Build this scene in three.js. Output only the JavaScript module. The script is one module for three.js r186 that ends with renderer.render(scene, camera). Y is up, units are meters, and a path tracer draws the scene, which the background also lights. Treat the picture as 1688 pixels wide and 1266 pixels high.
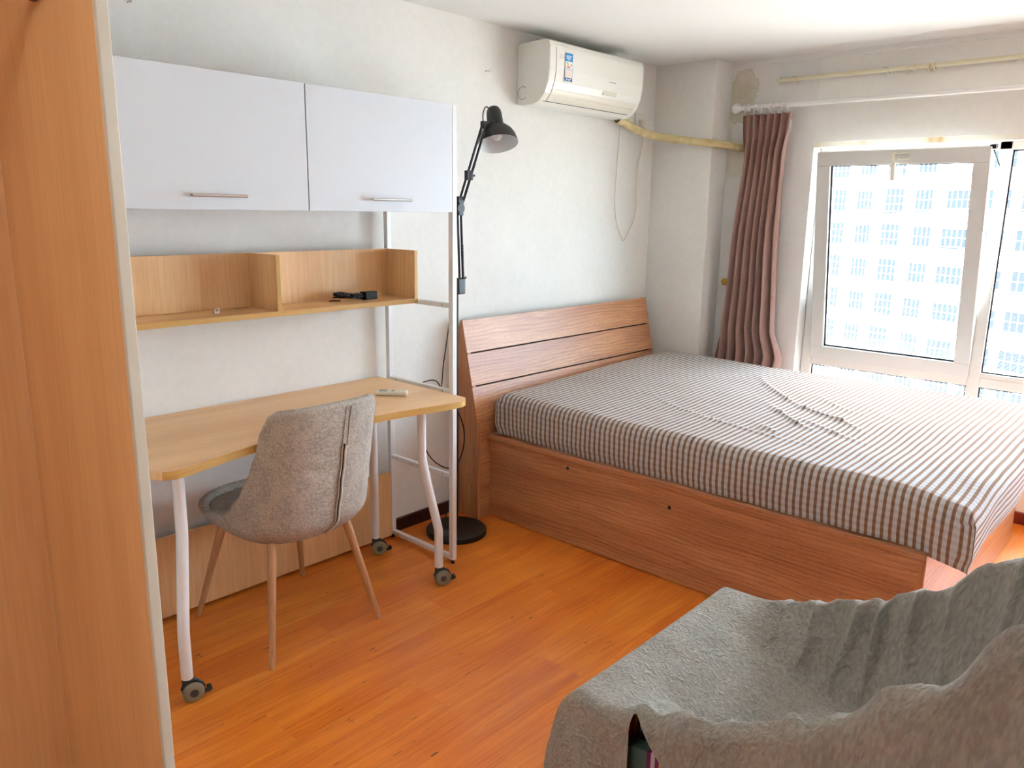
import * as THREE from 'three';
import { RoundedBoxGeometry } from 'three/addons/geometries/RoundedBoxGeometry.js';
import { RectAreaLightUniformsLib } from 'three/addons/lights/RectAreaLightUniformsLib.js';
import { mergeGeometries, mergeVertices } from 'three/addons/utils/BufferGeometryUtils.js';

// ---------------------------------------------------------------- camera, sky, sun, exposure
const scene = new THREE.Scene();
const camera = new THREE.PerspectiveCamera(51.8157, 1688 / 1266, 0.05, 400);
camera.position.set(0, 1.5, 2.7675);
camera.quaternion.setFromRotationMatrix(new THREE.Matrix4().makeBasis(
  new THREE.Vector3(0.67576162, 0.01527126, 0.73696202),
  new THREE.Vector3(0.14917473, 0.97626465, -0.1570167),
  new THREE.Vector3(-0.72186781, 0.21604197, 0.65744409)));
scene.add(camera);
scene.background = new THREE.Color(0.62, 0.83, 1.0);          // pale hazy sky
scene.backgroundIntensity = 1.6;
const sun = new THREE.DirectionalLight(0xf8faff, 9.5);          // stands behind this house, lights the house across
sun.position.set(-60, 75, -18);
sun.target.position.set(40, -5, -20);
sun.castShadow = true;
Object.assign(sun.shadow.camera, { left: -70, right: 70, top: 70, bottom: -70, near: 1, far: 260 });
sun.shadow.mapSize.set(4096, 4096);
scene.add(sun, sun.target);
const renderer = new THREE.WebGLRenderer({ antialias: true });
renderer.toneMapping = THREE.LinearToneMapping;
renderer.toneMappingExposure = 9.0;
renderer.shadowMap.enabled = true;

// ---------------------------------------------------------------- helpers
let seed = 12345;
const rnd = () => { seed = (seed + 0x6d2b79f5) | 0; let t = Math.imul(seed ^ (seed >>> 15), 1 | seed); t = (t + Math.imul(t ^ (t >>> 7), 61 | t)) ^ t; return ((t ^ (t >>> 14)) >>> 0) / 4294967296; };
const rr = (a, b) => a + (b - a) * rnd();
const V = (x, y, z) => new THREE.Vector3(x, y, z);
const clamp = (x, a = 0, b = 1) => Math.min(b, Math.max(a, x));
const sst = (a, b, x) => { const t = clamp((x - a) / (b - a)); return t * t * (3 - 2 * t); };
const lerp = (a, b, t) => a + (b - a) * t;
function pw(pts, x) { if (x <= pts[0][0]) return pts[0][1]; for (let i = 1; i < pts.length; i++) if (x <= pts[i][0]) return lerp(pts[i - 1][1], pts[i][1], sst(0, 1, (x - pts[i - 1][0]) / (pts[i][0] - pts[i - 1][0])) * 0.5 + 0.5 * (x - pts[i - 1][0]) / (pts[i][0] - pts[i - 1][0])); return pts[pts.length - 1][1]; }
const hash = (x, y, s = 0) => { let h = Math.imul(x | 0, 374761393) + Math.imul(y | 0, 668265263) + Math.imul(s | 0, 1442695041); h = Math.imul(h ^ (h >>> 13), 1274126177); return ((h ^ (h >>> 16)) >>> 0) / 4294967296; };
function vnoise(x, y, px = 0, py = 0, s = 0) {                 // value noise, periodic when px, py > 0
  const xi = Math.floor(x), yi = Math.floor(y), fx = x - xi, fy = y - yi, u = fx * fx * (3 - 2 * fx), v = fy * fy * (3 - 2 * fy);
  const w = (a, p) => (p > 0 ? ((a % p) + p) % p : a);
  const a = hash(w(xi, px), w(yi, py), s), b = hash(w(xi + 1, px), w(yi, py), s), c = hash(w(xi, px), w(yi + 1, py), s), d = hash(w(xi + 1, px), w(yi + 1, py), s);
  return lerp(lerp(a, b, u), lerp(c, d, u), v);
}
function fbm(x, y, oct = 4, px = 0, py = 0, s = 0) { let a = 0.5, f = 1, t = 0, n = 0; for (let i = 0; i < oct; i++) { t += a * vnoise(x * f, y * f, px * f, py * f, s + i); n += a; a *= 0.5; f *= 2; } return t / n; }
function tex(w, h, fn, srgb = true, rep = [1, 1]) {             // fn(u, v) -> [r, g, b] in 0..255
  const d = new Uint8Array(w * h * 4);
  for (let y = 0; y < h; y++) for (let x = 0; x < w; x++) { const c = fn(x / w, y / h), o = (y * w + x) * 4; d[o] = clamp(c[0], 0, 255); d[o + 1] = clamp(c[1], 0, 255); d[o + 2] = clamp(c[2], 0, 255); d[o + 3] = 255; }
  const t = new THREE.DataTexture(d, w, h);
  t.wrapS = t.wrapT = THREE.RepeatWrapping; t.magFilter = THREE.LinearFilter; t.minFilter = THREE.LinearMipmapLinearFilter; t.generateMipmaps = true;
  if (srgb) t.colorSpace = THREE.SRGBColorSpace;
  t.repeat.set(rep[0], rep[1]); t.needsUpdate = true;
  return t;
}
function canvasTex(w, h, draw) {
  const c = document.createElement('canvas'); c.width = w; c.height = h; draw(c.getContext('2d'), w, h);
  const t = new THREE.CanvasTexture(c); t.colorSpace = THREE.SRGBColorSpace; t.magFilter = THREE.LinearFilter; return t;
}
const mix3 = (a, b, t) => [lerp(a[0], b[0], t), lerp(a[1], b[1], t), lerp(a[2], b[2], t)];
// wood: grain runs along u; one tile is 1.6 m by 0.8 m
function woodTex(base, dark, o = {}) {
  const { w = 1024, h = 512, lines = 40, streak = 0.5, pores = 0.25, bands = 0.4, s = 0, knots = 0, wobble = 0.16 } = o;
  return tex(w, h, (u, v) => {
    const wob = (fbm(u * 4, v * 6, 3, 4, 6, s) - 0.5) * wobble + (knots ? knots * (fbm(u * 3, v * 5, 2, 3, 5, s + 9) - 0.5) : 0);
    const band = fbm(u * 2, (v + wob) * 10, 3, 2, 0, s + 3);
    const line = Math.pow(0.5 + 0.5 * Math.sin((v + wob) * lines * 6.2832), 3) * fbm(u * 5, v * 30, 2, 5, 30, s + 7);
    const fine = fbm(u * 14, v * 180, 2, 14, 180, s + 11), pore = vnoise(u * 60, v * 400, 60, 400, s + 13);
    const t = bands * (band - 0.5) * 2 + streak * (line - 0.25) + 0.5 * (fine - 0.5) + pores * (pore > 0.82 ? 1 : 0) * 0.5;
    return mix3(base, dark, clamp(t + 0.3, -0.2, 1.2));
  }, true, [1 / 1.6, 1 / 0.8]);
}
// box-projected uv in metres; u follows the grain axis
function uvm(g, grain = 'x', off = [0, 0]) {
  if (g.index) g = g.toNonIndexed();
  if (!g.attributes.normal) g.computeVertexNormals();
  const p = g.attributes.position, uv = new Float32Array(p.count * 2), gi = 'xyz'.indexOf(grain);
  const a = V(), b = V(), c = V(), n = V();
  for (let i = 0; i < p.count; i += 3) {
    a.fromBufferAttribute(p, i); b.fromBufferAttribute(p, i + 1); c.fromBufferAttribute(p, i + 2);
    n.copy(b).sub(a).cross(c.clone().sub(a));
    const m = [Math.abs(n.x), Math.abs(n.y), Math.abs(n.z)], ax = m.indexOf(Math.max(...m)), rest = [0, 1, 2].filter((k) => k !== ax);
    let ui = rest.includes(gi) ? gi : rest[0], vi = rest.find((k) => k !== ui);
    [a, b, c].forEach((q, k) => { const e = q.toArray(); uv[(i + k) * 2] = e[ui] + off[0]; uv[(i + k) * 2 + 1] = e[vi] + off[1] + (ax === 1 ? 0.13 : 0); });
  }
  g.setAttribute('uv', new THREE.BufferAttribute(uv, 2));
  return g;
}
const strip = (g) => { if (g.index) g = g.toNonIndexed(); for (const k of Object.keys(g.attributes)) if (!['position', 'normal', 'uv'].includes(k)) g.deleteAttribute(k); if (!g.attributes.uv) g.setAttribute('uv', new THREE.BufferAttribute(new Float32Array(g.attributes.position.count * 2), 2)); return g; };
const merge = (list) => (list.length === 1 ? list[0] : mergeGeometries(list.map(strip)));
const counts = new Map();
const numbered = (n) => { const k = counts.get(n) || 0; counts.set(n, k + 1); return k ? `${n}_${String(k).padStart(3, '0')}` : n; };
function mesh(name, geo, mat, parent = scene) {
  const m = new THREE.Mesh(Array.isArray(geo) ? merge(geo) : geo, mat);
  m.name = parent === scene ? numbered(name) : name; m.castShadow = m.receiveShadow = true; parent.add(m); return m;
}
function thing(name, label, category, pos = [0, 0, 0], group) {
  const o = new THREE.Group(); o.name = numbered(name); o.position.set(...pos); o.userData = { label, category };
  if (group) o.userData.group = group; scene.add(o); return o;
}
function part(name, parent, pos = [0, 0, 0]) { const o = new THREE.Group(); o.name = name; o.position.set(...pos); parent.add(o); return o; }
function tag(o, label, category, group) { o.userData = { label, category }; if (group) o.userData.group = group; return o; }
function struct(name, label) { const o = new THREE.Group(); o.name = numbered(name); o.userData = { kind: 'structure', label, category: name.split('_')[0] }; scene.add(o); return o; }
// box from min to max, edges rounded by r
function bx(x0, x1, y0, y1, z0, z1, r = 0, grain = 'x', off) {
  const w = x1 - x0, h = y1 - y0, d = z1 - z0;
  const g = r > 0 ? new RoundedBoxGeometry(w, h, d, 2, Math.min(r, w / 2.01, h / 2.01, d / 2.01)) : new THREE.BoxGeometry(w, h, d);
  g.translate((x0 + x1) / 2, (y0 + y1) / 2, (z0 + z1) / 2);
  return uvm(g, grain, off ?? [rnd() * 3, rnd() * 3]);
}
function tube(pts, r, seg = 40, rad = 10, closed = false, tension = 0.5) { return new THREE.TubeGeometry(new THREE.CatmullRomCurve3(pts.map((p) => (p.isVector3 ? p : V(...p))), closed, 'catmullrom', tension), seg, r, rad, closed); }
function rod(a, b, r, r2 = r, rad = 16) {                        // capped cylinder from a (radius r) to b (radius r2)
  const A = V(...a), B = V(...b), d = B.clone().sub(A), g = new THREE.CylinderGeometry(r2, r, d.length(), rad);
  g.applyQuaternion(new THREE.Quaternion().setFromUnitVectors(V(0, 1, 0), d.normalize())); g.translate(...A.add(B).multiplyScalar(0.5).toArray()); return g;
}
const lathe = (pts, seg = 40) => new THREE.LatheGeometry(pts.map((p) => new THREE.Vector2(...p)), seg);
function grid(nu, nv, fn, skip) {                               // fn(u, v) -> {p, uv}
  const pos = [], uv = [], idx = [];
  for (let j = 0; j <= nv; j++) for (let i = 0; i <= nu; i++) { const q = fn(i / nu, j / nv); pos.push(q[0], q[1], q[2]); uv.push(q[3], q[4]); }
  for (let j = 0; j < nv; j++) for (let i = 0; i < nu; i++) { if (skip && skip((i + 0.5) / nu, (j + 0.5) / nv)) continue; const a = j * (nu + 1) + i, b = a + 1, c = a + nu + 1, d = c + 1; idx.push(a, b, d, a, d, c); }
  const g = new THREE.BufferGeometry(); g.setAttribute('position', new THREE.Float32BufferAttribute(pos, 3)); g.setAttribute('uv', new THREE.Float32BufferAttribute(uv, 2)); g.setIndex(idx); g.computeVertexNormals(); return g;
}
const S = (o) => new THREE.MeshStandardMaterial(o), P = (o) => new THREE.MeshPhysicalMaterial(o);

// ---------------------------------------------------------------- materials
const plasterTex = tex(1024, 1024, (u, v) => { const n = fbm(u * 6, v * 6, 5, 6, 6, 1), f = fbm(u * 90, v * 90, 2, 90, 90, 5), k = 240 + (n - 0.5) * 9 + (f - 0.5) * 5; return [k, k * 0.985, k * 0.952]; }, true, [0.5, 0.5]);
const plasterBump = tex(512, 512, (u, v) => { const k = 255 * fbm(u * 40, v * 40, 4, 40, 40, 21); return [k, k, k]; }, false, [1.2, 1.2]);
const M = {
  wall: S({ map: plasterTex, bumpMap: plasterBump, bumpScale: 0.0005, roughness: 0.9 }),
  ceiling: S({ color: 0xf1efe9, bumpMap: plasterBump, bumpScale: 0.0005, roughness: 0.95 }),
  beech: P({ map: woodTex([250, 206, 150], [226, 168, 108], { lines: 26, streak: 0.25, bands: 0.4, pores: 0.2, s: 4 }), roughness: 0.42, clearcoat: 0.15, clearcoatRoughness: 0.4 }),
  wardrobe: P({ map: woodTex([234, 184, 126], [212, 156, 100], { lines: 14, streak: 0.15, bands: 0.45, pores: 0.1, wobble: 0.05, s: 24 }), roughness: 0.5 }),
  ochre: P({ map: woodTex([212, 168, 92], [188, 140, 66], { lines: 30, streak: 0.2, bands: 0.3, s: 6 }), roughness: 0.45 }),
  bed: P({ map: woodTex([208, 146, 98], [150, 84, 50], { lines: 46, streak: 0.5, bands: 0.4, pores: 0.6, knots: 0.03, wobble: 0.06, s: 9 }), roughness: 0.4, clearcoat: 0.3, clearcoatRoughness: 0.32 }),
  chairLeg: S({ map: woodTex([206, 156, 112], [176, 124, 84], { lines: 40, s: 15 }), roughness: 0.55 }),
  whitePaint: P({ color: 0xefefed, roughness: 0.32, clearcoat: 0.3 }),
  doorWhite: P({ color: 0xd6dadb, roughness: 0.45 }),
  stripEdge: S({ color: 0xd3cdb8, roughness: 0.6 }),
  steel: S({ color: 0xc9c6bf, roughness: 0.28, metalness: 0.9 }),
  black: P({ color: 0x121210, roughness: 0.5, clearcoat: 0.1 }),
  blackRubber: S({ color: 0x161616, roughness: 0.6 }),
  shadeInner: S({ color: 0xdcdcda, roughness: 0.4 }),
  darkBase: P({ color: 0x3a1c14, roughness: 0.4, clearcoat: 0.3 }),
  redBase: P({ color: 0x7a2018, roughness: 0.4, clearcoat: 0.3 }),
  acWhite: P({ color: 0xf0ede2, roughness: 0.35, clearcoat: 0.2 }),
  acCream: P({ color: 0xe9e1cf, roughness: 0.45 }),
  gap: S({ color: 0x2a2520, roughness: 0.9 }),
  groove: S({ color: 0x17110e, roughness: 0.8 }),
  pvc: P({ color: 0xe0dcd4, roughness: 0.4 }),
  sash: P({ color: 0xd6d4ce, roughness: 0.42 }),
  gasket: S({ color: 0x23262a, roughness: 0.7 }),
  glass: P({ color: 0xffffff, transmission: 1, thickness: 0, roughness: 0, ior: 1.5 }),
  rod: P({ color: 0xece9e4, roughness: 0.3, clearcoat: 0.4 }),
  creamRod: P({ color: 0xe3d9b8, roughness: 0.45 }),
  remote: P({ color: 0xece7d4, roughness: 0.45 }),
  brass: S({ color: 0xc89b3c, roughness: 0.4, metalness: 0.6 }),
  wheelGrey: S({ color: 0x8d8771, roughness: 0.55 }),
  wheelDark: S({ color: 0x3b3d3c, roughness: 0.55 }),
};
const linenTex = tex(512, 512, (u, v) => { const a = vnoise(u * 256, v * 40, 256, 40, 2), b = vnoise(u * 40, v * 256, 40, 256, 3), c = fbm(u * 6, v * 6, 3, 6, 6, 8), t = 0.5 * a + 0.5 * b, k = 0.76 + 0.42 * (t - 0.5) + 0.12 * (c - 0.5); return [232 * k, 220 * k, 202 * k]; }, true, [4.6, 4.6]);
const linenBump = tex(512, 512, (u, v) => { const k = 255 * (0.5 * vnoise(u * 200, v * 60, 200, 60, 31) + 0.5 * vnoise(u * 60, v * 200, 60, 200, 32)); return [k, k, k]; }, false, [2.6, 2.6]);
M.linen = S({ map: linenTex, bumpMap: linenBump, bumpScale: 0.0005, roughness: 0.95, side: THREE.DoubleSide });
const fleeceBump = tex(1024, 1024, (u, v) => { const x = u * 64 + 2.5 * fbm(u * 30, v * 30, 2, 30, 30, 51), y = v * 64 + 2.5 * fbm(u * 30, v * 30, 2, 30, 30, 52); const a = 1 - Math.abs(2 * vnoise(x, y, 0, 0, 41) - 1), b = fbm(u * 160, v * 160, 2, 160, 160, 44); const k = 255 * (0.68 * Math.sqrt(a) + 0.32 * b); return [k, k, k]; }, false, [1.6, 1.6]);
const fleeceTex = tex(512, 512, (u, v) => { const n = fbm(u * 120, v * 120, 2, 120, 120, 61), m = fbm(u * 8, v * 8, 3, 8, 8, 62), k = 0.92 + 0.22 * (n - 0.5) + 0.12 * (m - 0.5); return [166 * k, 163 * k, 152 * k]; }, true, [1.6, 1.6]);
M.fleece = P({ map: fleeceTex, bumpMap: fleeceBump, bumpScale: 0.0045, roughness: 1, sheen: 0.45, sheenColor: new THREE.Color(0.75, 0.75, 0.72), sheenRoughness: 0.5, side: THREE.DoubleSide });
const curtainTex = tex(256, 256, (u, v) => { const n = vnoise(u * 128, v * 128, 128, 128, 71), k = 0.92 + 0.2 * (n - 0.5); return [182 * k, 142 * k, 130 * k]; }, true, [4, 4]);
M.curtain = P({ map: curtainTex, roughness: 0.85, sheen: 0.3, sheenColor: new THREE.Color(0.6, 0.5, 0.48), side: THREE.DoubleSide });

// ---------------------------------------------------------------- the room
const XW = 4.47, CE = 2.346, XL = -1.6, ZF = 4.6, T = 0.25;     // window wall face, ceiling, left wall, front wall, wall thickness
const OZ0 = 0.923, OZ1 = 3.62, OY0 = 0.32, OY1 = 1.884;         // window opening
const wb = struct('wall_back', 'white plaster wall behind the desk and the headboard'); mesh('plaster', bx(XL - T, 4.9, -0.2, CE + 0.2, -T, 0, 0, 'x', [0, 0]), M.wall, wb);
const wp = struct('wall_corner', 'white plastered pillar in the corner beside the curtain'); mesh('plaster', bx(4.28, 4.9, -0.1, CE + 0.1, -0.1, 0.4, 0.006, 'y', [0.3, 0.2]), M.wall, wp);
const wr = struct('wall_right', 'white plaster wall around the window');
const stainTex = tex(512, 1024, (u, v) => {                     // 0.55 m by 2.4 m: damp patch below the ceiling in the corner
  const z = u * 0.55, y = v * 2.4, n = fbm(u * 8, v * 36, 5, 0, 0, 81), k = 236 + (fbm(u * 5, v * 20, 4, 0, 0, 82) - 0.5) * 12;
  const d = Math.hypot((z - 0.07) / 0.1, (y - 2.15) / 0.15) + (n - 0.5) * 0.9, e = Math.hypot((z - 0.06) / 0.12, (y - 1.82) / 0.13) + (n - 0.5) * 1.2, r = Math.hypot((z - 0.0) / 0.05, (y - 1.95) / 0.5) + (n - 0.5);
  let c = [k, k * 0.985, k * 0.96];
  c = mix3(c, [196, 186, 148], sst(1.1, 0.8, d) * (0.3 + 0.7 * (n - 0.3)));
  c = mix3(c, [182, 172, 138], sst(0.07, 0.0, Math.abs(d - 0.98)) * 0.35);
  c = mix3(c, [214, 200, 160], sst(1.0, 0.6, e) * 0.35); c = mix3(c, [206, 192, 154], sst(1.0, 0.5, r) * 0.35);
  return c;
}, true, [1, 1]);
{
  const g = bx(XW, XW + T, -0.1, CE + 0.1, 0.36, OZ0, 0, 'z', [0, 0]);
  const p = g.attributes.position, q = g.attributes.uv; for (let i = 0; i < p.count; i++) q.setXY(i, (p.getZ(i) - 0.39) / 0.55, p.getY(i) / 2.4);
  mesh('plaster', g, S({ map: stainTex, bumpMap: plasterBump, bumpScale: 0.0005, roughness: 0.9 }), wr);
}
mesh('plaster', [bx(XW, XW + T, OY1, CE + 0.1, OZ0, OZ1, 0, 'z', [0, 0]), bx(XW, XW + T, -0.1, OY0, OZ0, OZ1, 0, 'z', [0, 0]), bx(XW, XW + T, -0.1, CE + 0.1, OZ1, ZF + T, 0, 'z', [0, 0])], M.wall, wr);
const wf = struct('wall_front', 'white wall behind the armchair'); mesh('plaster', bx(XL - T, 4.9, -0.2, CE + 0.2, ZF, ZF + T, 0, 'x', [0, 0]), M.wall, wf);
const wl = struct('wall_left', 'white wall beyond the wardrobe'); mesh('plaster', [bx(XL - T, XL, -0.2, CE + 0.2, -0.1, ZF + 0.1, 0, 'z', [0, 0]), bx(XL - 0.1, 0.46, -0.2, CE + 0.2, -0.1, 0.94, 0, 'z', [0, 0])], M.wall, wl);
const ce = struct('ceiling', 'plain white painted ceiling'); mesh('plaster', bx(XL - T, 4.9, CE, CE + 0.3, -T, ZF + T, 0, 'x', [0, 0]), M.ceiling, ce);
const t1 = struct('trim_1', 'thin painted bead along the ceiling over the window'); mesh('bead', bx(XW - 0.012, XW + 0.05, CE - 0.026, CE + 0.02, 0.4, ZF, 0.004, 'z'), M.ceiling, t1);
const b1 = struct('baseboard_back', 'dark brown baseboard under the white wall behind the desk'); mesh('board', bx(XL, 4.28, 0, 0.062, -0.05, 0.014, 0.004), M.darkBase, b1);
const b2 = struct('baseboard_right', 'dark red baseboard under the window'); mesh('board', bx(XW - 0.014, XW + 0.05, 0, 0.062, 0.4, ZF, 0.004, 'z'), M.redBase, b2);
// floor: laminate planks laid along the back wall, each its own board
const fl = struct('floor', 'worn orange brown laminate plank floor');
mesh('underlay', bx(XL - T, 4.9, -0.25, -0.011, -T, ZF + T), M.groove, fl);
const floorTex = tex(2048, 1024, (u, v) => {                    // 2.4 m by 1.2 m
  const wob = (fbm(u * 4, v * 8, 3, 4, 8, 91) - 0.5) * 0.05, band = fbm(u * 3, (v + wob) * 24, 3, 3, 0, 92), fine = fbm(u * 16, (v + wob) * 260, 2, 16, 0, 93), blot = fbm(u * 9, v * 6, 4, 9, 6, 94);
  let c = mix3([248, 152, 54], [208, 96, 26], clamp(0.38 + 0.7 * (band - 0.5) + 0.55 * (fine - 0.5) + 0.5 * (blot - 0.5)));
  const sx = vnoise(u * 26 + 3.1 * vnoise(u * 4, v * 300, 4, 300, 95), v * 420, 0, 420, 96);            // long pale scratches along the boards
  if (sx > 0.93 && vnoise(u * 9, v * 40, 9, 40, 97) > 0.62) c = mix3(c, [236, 176, 108], 0.65);
  const dk = vnoise(u * 34, v * 300, 34, 300, 98); if (dk > 0.955 && vnoise(u * 12, v * 18, 12, 18, 99) > 0.6) c = mix3(c, [74, 44, 20], 0.75);
  return c;
}, true, [1 / 2.4, 1 / 1.2]);
const floorRough = tex(512, 512, (u, v) => { const k = 255 * (0.4 + 0.3 * (fbm(u * 8, v * 20, 4, 8, 20, 101) - 0.5)); return [k, k, k]; }, false, [0.6, 0.6]);
const floorMats = [0xffffff, 0xfbf4ea, 0xfff8ee].map((c) => P({ color: c, map: floorTex, roughness: 1, roughnessMap: floorRough, clearcoat: 0.2, clearcoatRoughness: 0.22 }));
{
  const w = 0.193, L = 1.21, z0 = 2.14 - 12 * w;
  for (let r = 0; r < 25; r++) {
    const za = z0 + r * w; if (za > ZF) break;
    const shift = r % 3 === 0 ? 0 : r % 3 === 1 ? 0.41 : 0.8;
    for (let x = XL - T - 0.3 + shift - L; x < 4.6; x += L) {
      const xa = Math.max(x, XL - 0.05), xb = Math.min(x + L, 4.55); if (xb - xa < 0.05) continue;
      const dy = rr(-0.0004, 0);
      mesh('plank', bx(xa + 0.0002, xb - 0.0002, -0.01, dy, za + 0.0002, Math.min(za + w, ZF + 0.05) - 0.0002, 0, 'x', [rnd() * 3, rnd() * 3]), floorMats[(rnd() * 3) | 0], fl);
    }
  }
}

// ---------------------------------------------------------------- the window
const win = struct('window_1', 'white plastic window with one sash tilted into the room');
const FX0 = 4.56, FX1 = 4.62, jw = 0.058, MZ0 = 1.805, MZ1 = 1.862, TY0 = 0.64, TY1 = 0.69, FT = 1.868, M2 = 2.72;
const fr = (n, y0, y1, z0, z1) => mesh(n, bx(FX0, FX1, y0, y1, z0, z1, 0.004, y1 - y0 > z1 - z0 ? 'y' : 'z'), M.pvc, win);
fr('jamb', OY0, FT, OZ0 + 0.005, OZ0 + 0.005 + jw); fr('jamb', OY0, FT, OZ1 - jw, OZ1); fr('mullion', OY0, FT, MZ0, MZ1); fr('mullion', OY0, FT, M2, M2 + 0.057);
fr('head', FT - 0.05, FT, OZ0 + jw, OZ1 - jw + 0.01); fr('bottom_rail', OY0, OY0 + 0.055, OZ0 + jw, OZ1 - jw + 0.01);
const bays = [[OZ0 + jw + 0.005, MZ0], [MZ1, M2], [M2 + 0.057, OZ1 - jw]];
bays.forEach(([a, b], i) => {
  fr('transom', TY0, TY1, a, b);
  const pn = (y0, y1) => { const p = mesh('pane', bx(4.586, 4.59, y0 - 0.008, y1 + 0.008, a - 0.008, b + 0.008), M.glass, win); mesh('gasket', [bx(4.578, 4.584, y0, y0 + 0.007, a, b), bx(4.578, 4.584, y1 - 0.007, y1, a, b), bx(4.578, 4.584, y0, y1, a, a + 0.007), bx(4.578, 4.584, y0, y1, b - 0.007, b)], M.gasket, win); return p; };
  pn(OY0 + 0.055, TY0);
  if (i) { fr('transom_upper', TY1, 0.714, a, b); pn(0.714, FT - 0.05); }
});
mesh('sill', bx(XW - 0.03, FX0, OY0 - 0.02, OY0 + 0.004, OZ0 - 0.02, OZ1 + 0.02, 0.006, 'z'), M.pvc, win);
const pourTex = tex(512, 64, (u, v) => { const n = fbm(u * 30, v * 4, 4, 30, 0, 111); return mix3([240, 234, 218], [205, 168, 116], sst(0.5, 0.75, n)); });
{ const g = bx(XW + 0.004, FX0 + 0.03, FT - 0.012, OY1 + 0.004, OZ0, OZ1, 0, 'z'); const p = g.attributes.position, q = g.attributes.uv; for (let i = 0; i < p.count; i++) q.setXY(i, p.getZ(i) / 2.7, (p.getX(i) - XW) / 0.12); mesh('filler_foam', g, S({ map: pourTex, roughness: 0.9 }), win).userData.label = 'stained cream filler above the frame'; }
// tilted sash: hinged at its bottom edge, top leaning into the room
const sash = part('sash', win, [4.575, 0.688, 0]); sash.rotation.z = 0.152;
{
  const H = 1.152, z0 = 0.984, z1 = 1.812, w = 0.072;
  const q = (y0, y1, a, b) => mesh('sash_bar', bx(-0.03, 0.03, y0, y1, a, b, 0.004, b - a > y1 - y0 ? 'z' : 'y'), M.sash, sash);
  q(0, w, z0, z1); q(H - w, H, z0, z1); q(w, H - w, z0, z0 + w); q(w, H - w, z1 - w, z1);
  mesh('sash_pane', bx(-0.004, 0.004, w - 0.01, H - w + 0.01, z0 + w - 0.01, z1 - w + 0.01), M.glass, sash);
  mesh('gasket', [bx(-0.012, -0.006, w, w + 0.008, z0 + w, z1 - w), bx(-0.012, -0.006, H - w - 0.006, H - w, z0 + w, z1 - w), bx(-0.012, -0.006, w, H - w, z0 + w, z0 + w + 0.008), bx(-0.012, -0.006, w, H - w, z1 - w - 0.005, z1 - w)], M.gasket, sash);
  mesh('hinge_stay', [rod([-0.01, H - 0.02, z1 + 0.008], [0.1, H - 0.1, z1 + 0.012], 0.004), bx(-0.02, 0.02, H - 0.012, H + 0.006, z1 - 0.01, z1 + 0.016)], M.gasket, sash);
  mesh('handle', [tube([[-0.034, H - 0.012, 1.385], [-0.045, H - 0.018, 1.40], [-0.045, H - 0.016, 1.445], [-0.04, H - 0.03, 1.458], [-0.045, H - 0.045, 1.445], [-0.045, H - 0.045, 1.40]], 0.003, 40, 8), bx(-0.048, -0.042, H - 0.15, H - 0.01, 1.374, 1.388, 0.002), bx(-0.05, -0.04, H - 0.15, H - 0.06, 1.37, 1.392, 0.003)], M.remote, sash);
}

// ---------------------------------------------------------------- wardrobe (its right side panel shows at the left)
{
  const w = thing('wardrobe', 'tall open wardrobe of beech board with a cream edge left of the desk', 'wardrobe', [-0.2, 0, 0]);
  const X0 = -0.75 + 0.2, X1 = 0.5 + 0.2, X2 = 0.518 + 0.2, Zb = 0.962, Zf = 1.474;
  mesh('side_panel', bx(X1, X2, 0, 2.2, Zb, Zf, 0.001, 'y', [0, 0]), M.wardrobe, w);
  mesh('edge_strip', bx(X1, X2 + 0.0003, 0, 2.2, Zf, Zf + 0.012, 0.002, 'y'), M.stripEdge, w).userData.label = 'cream coloured front edge';
  mesh('side_panel', bx(X0 - 0.026, X0, 0, 2.2, Zb, Zf, 0.001, 'y'), M.wardrobe, w);
  mesh('edge_strip', bx(X0 - 0.026, X0, 0, 2.2, Zf, Zf + 0.012, 0.002, 'y'), M.stripEdge, w);
  mesh('back_panel', bx(X0, X1, 0.06, 2.2, Zb - 0.01, Zb, 0, 'y'), M.wardrobe, w);
  mesh('top_panel', bx(X0 - 0.026, X2, 2.2, 2.226, Zb - 0.01, Zf + 0.012, 0.002), M.wardrobe, w);
  mesh('bottom_panel', bx(X0, X1, 0.06, 0.086, Zb, Zf, 0.001), M.wardrobe, w); mesh('plinth', bx(X0, X1, 0, 0.06, Zf - 0.05, Zf - 0.03), M.wardrobe, w);
  const cup = S({ color: 0x6e3f22, roughness: 0.5 });
  const f = new THREE.TorusGeometry(0.02, 0.008, 12, 28); f.rotateY(Math.PI / 2); f.translate(X1 - 0.008, 1.843, 1.262);
  mesh('rail_socket', f, cup, w).userData.label = 'brown ring shaped socket of the clothes rail';
  mesh('clothes_rail', rod([X0, 1.843, 1.262], [X1, 1.843, 1.262], 0.012), M.steel, w);
}

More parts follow.
